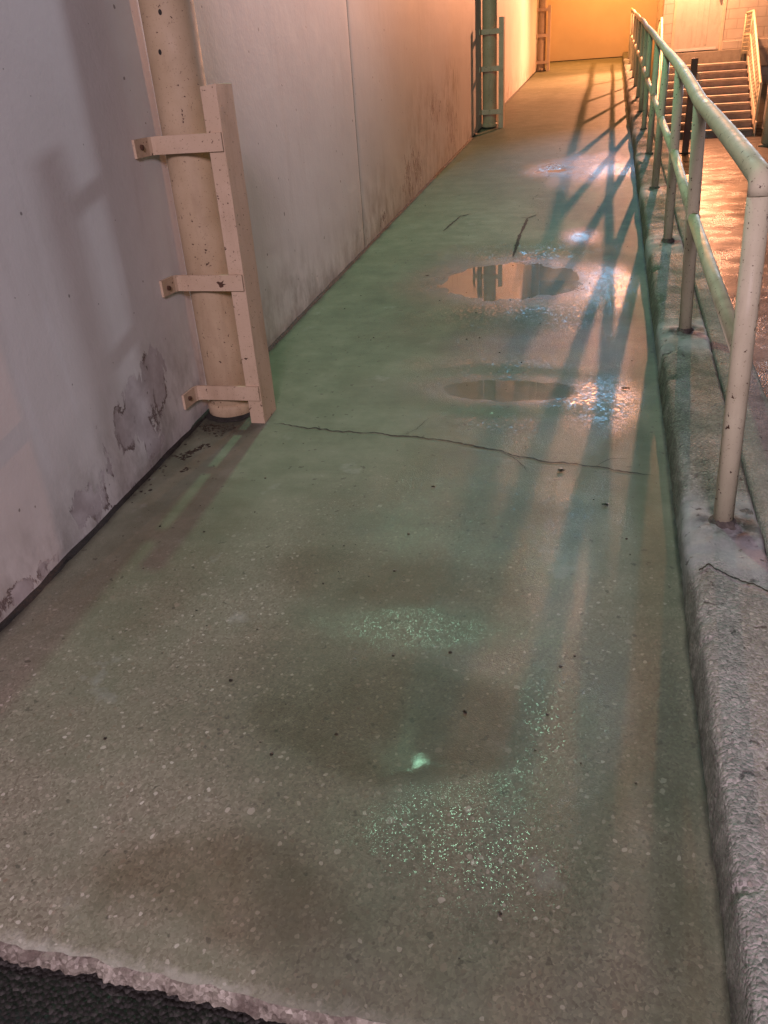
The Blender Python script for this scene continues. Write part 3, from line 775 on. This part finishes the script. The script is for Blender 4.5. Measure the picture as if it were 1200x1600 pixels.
st = thing("staircase", (2.0, 19.4, 0), "wide concrete steps with orange lit nosings leading up to the door", "stairs")
N, RUN, Y0, SX0, SX1 = 9, .265, 19.4, 1.12, 2.92
RISE = 1.335 / N
for k in range(N):
    ya, yb = Y0 + k * RUN, (Y0 + (k + 1) * RUN if k < N - 1 else 22.86)
    s = child(boxo("step", (SX0, SX1, ya, yb, 0 if k == 0 else k * RISE - .0, (k + 1) * RISE - .045), "riser", None, 0), st)
    child(boxo("nosing", (SX0 - .004, SX1 + .004, ya - .03, yb - .002, (k + 1) * RISE - .045, (k + 1) * RISE), "step", None, .012), s)
def stair_rail(x, label, mesh):
    root = thing("stair_railing", (x, 19.45, 0), label, "railing", "railings either side of the steps")
    yb, yt = 19.45, 21.75; zb, zt = .0, 1.335
    for (y, z) in ((yb, 0), (yt, 1.335), (22.8, 1.335)):
        child(tubeo("post", [(x, y, z), (x, y, z + .5), (x, y, z + .95)], .026, "rail"), root)
    child(tubeo("top_rail", [(x, yb - .03, .955 - .02), (x, yb + .05, .955 + .01), (x, (yb + yt) / 2, .955 + .667), (x, yt, 2.29), (x, 22.8, 2.29)], .026, "rail"), root)
    child(tubeo("mid_rail", [(x, yb, .52), (x, (yb + yt) / 2, .52 + .667), (x, yt, 1.85), (x, 22.8, 1.85)], .020, "rail"), root)
    bm = bmesh.new()
    v = [bm.verts.new((x + dx, y, z)) for dx in (-.012, .012) for (y, z) in ((yb - .1, -.0), (yt, 1.15), (yt, 1.45), (yb - .1, .26))]
    bm.faces.new(v[:4][::-1]); bm.faces.new(v[4:])
    for i in range(4): bm.faces.new((v[i], v[(i + 1) % 4], v[4 + (i + 1) % 4], v[4 + i]))
    bmesh.ops.recalc_face_normals(bm, faces=bm.faces)
    child(fin("stringer", bm, "nosing"), root)
    if mesh:
        bm = bmesh.new()
        for k in range(30):
            y = yb + .05 + k * (22.78 - yb - .05) / 29
            base = min(1.335, max(0, (y - yb) * 1.335 / (yt - yb)))
            box(bm, x - .004, x + .004, y - .006, y + .006, base + .15, base + .92)
        for k in range(9):
            h = .2 + k * .085
            bmv = []
            for s in (-.003, .003):
                for (y, z) in ((yb, h), (yt, 1.335 + h), (yt, 1.347 + h), (yb, h + .012)): bmv.append(bm.verts.new((x + s, y, z)))
            bm.faces.new(bmv[:4][::-1]); bm.faces.new(bmv[4:])
            for i in range(4): bm.faces.new((bmv[i], bmv[(i + 1) % 4], bmv[4 + (i + 1) % 4], bmv[4 + i]))
            box(bm, x - .003, x + .003, yt, 22.8, 1.335 + h, 1.347 + h)
        child(fin("mesh_panel", bm, "rail"), root)
    return root
stair_rail(1.06, "orange lit railing on the side of the steps nearest the walkway handrail", False)
stair_rail(2.96, "orange lit railing with wire mesh on the side of the steps by the grey cabinet", True)

# brown post beside the steps
bp = thing("steel_post", (1.41, 16.58, 0), "dark rusty brown steel post standing on wet asphalt before the steps", "post")
child(boxo("shaft", (1.355, 1.465, 16.53, 16.63, 0, 1.50), "brown", None, .010), bp)
for z in (.50, 1.18):
    bm = bmesh.new(); tube(bm, [(1.466, 16.56, z + .10), (1.49, 16.56, z + .06), (1.52, 16.56, z - .06), (1.545, 16.56, z - .08), (1.55, 16.56, z - .03)], .010, 8)
    child(fin("hook", bm, "nosing", None, True), bp)
bm = bmesh.new(); box(bm, 1.30, 1.52, 16.48, 16.68, 0, .025, .004); child(fin("base_plate", bm, "rust"), bp)

cb = thing("utility_cabinet", (3.5, 19.3, 0), "pale blue grey metal cabinet just right of the steps", "cabinet")
child(boxo("body", (3.10, 3.75, 19.05, 19.5, .12, 1.30), "cabinet", None, .012), cb)
child(boxo("plinth", (3.13, 3.72, 19.08, 19.47, 0, .12), "dark"), cb)
child(boxo("lid", (3.08, 3.77, 19.02, 19.52, 1.30, 1.34), "cabinet", None, .008), cb)
child(boxo("door_panel", (3.14, 3.71, 19.035, 19.05, .18, 1.24), "cabinet", None, .004), cb)

bo = thing("bollard", (2.86, 17.2, 0), "greenish steel bollard at the picture edge before the steps", "bollard")
bm = bmesh.new(); tube(bm, [(2.86, 17.2, 0), (2.86, 17.2, .5), (2.86, 17.2, 1.0), (2.86, 17.2, 1.06), (2.86, 17.2, 1.09)], [.10, .10, .10, .085, .03], 28)
child(fin("shaft", bm, "rail", None, True), bo)
bm = bmesh.new(); tube(bm, [(2.86, 17.2, 0), (2.86, 17.2, .03), (2.86, 17.2, .05)], [.14, .13, .105], 28)
child(fin("footing", bm, "kerb", None, True), bo)

# ------------------------------------------------------------------ small litter on the walkway
def scrap(x, y, size, seed, label, name="leaf", cat="leaf"):
    rnd = random.Random(seed); bm = bmesh.new(); n = 11
    c = bm.verts.new((x, y, ramp_z(x, y) + .006 + size * .10))
    vs = []
    for k in range(n):
        a = 2 * math.pi * k / n; r = size * rnd.uniform(.45, 1.1)
        px, py = x + r * math.cos(a), y + .7 * r * math.sin(a)
        vs.append(bm.verts.new((px, py, ramp_z(px, py) + .003 + size * rnd.uniform(0, .12))))
    for k in range(n): bm.faces.new((c, vs[k], vs[(k + 1) % n]))
    r = bmesh.ops.solidify(bm, geom=list(bm.faces), thickness=.0015)
    return tag(fin(name, bm, "leaf"), label, cat, "dark scraps on the walkway")
scrap(.085, 2.69, .017, 1, "flat dark leaf scrap lying alone between the long crack and the kerb")
scrap(-.09, 2.93, .018, 2, "dark leaf clump lying just below the long crack", "leaf_clump", "leaf")
scrap(-.57, 2.75, .010, 3, "small twin leaf crumb on grey paving left of the leaf clump", "leaf_crumb", "leaf")
scrap(-.27, 1.60, .010, 4, "single dark leaf scrap under the clear puddle nearest the front")
scrap(.165, 3.75, .022, 5, "dark leaf scrap on the pink lit patch beside the narrow puddle")
scrap(-1.16, 5.65, .020, 6, "dark crumb on dry paving left of the mirror puddle", "leaf_crumb", "leaf")
bm = bmesh.new()
for i in range(90):
    x = random.uniform(WX + .05, KX - .02); y = random.uniform(.85, 9) if i % 3 else random.uniform(.85, 3.2)
    s = random.uniform(.0018, .0055)
    r = bmesh.ops.create_icosphere(bm, subdivisions=1, radius=s)
    for v in r['verts']:
        v.co = Vector((v.co.x * random.uniform(.8, 1.5), v.co.y * random.uniform(.8, 1.4), v.co.z * .6)) + Vector((x, y, ramp_z(x, y) + s * .3))
tag(fin("grit", bm, "leaf"), "scattered dark grit and crumbs on the walkway", "grit", kind="stuff")
bm = bmesh.new()
for i in range(160):
    s_ = random.uniform(.003, .008); px = -1.70 + random.gauss(0, .05); py = 3.22 - abs(random.gauss(0, .05))
    if i > 140: px = random.uniform(-1.79, -1.72) ; py = random.uniform(2.5, 3.2)
    elif i > 70: px = -1.70 + random.gauss(0, .012) + (i % 9 - 4) * .006; py = 2.95 + (i % 9 - 4) * .016 + random.gauss(0, .006)
    elif i > 58: px = -1.66 + random.gauss(0, .012); py = 2.79 + random.gauss(0, .014)
    r = bmesh.ops.create_icosphere(bm, subdivisions=1, radius=s_)
    for v in r['verts']:
        v.co = Vector((v.co.x * random.uniform(.7, 1.8), v.co.y * random.uniform(.7, 1.8), v.co.z * .22)) + Vector((px, py, ramp_z(px, py)))
tag(fin("leaf_litter", bm, "leaf"), "rotting black leaf litter at the foot of the nearest rain pipe", "leaf litter", kind="stuff")
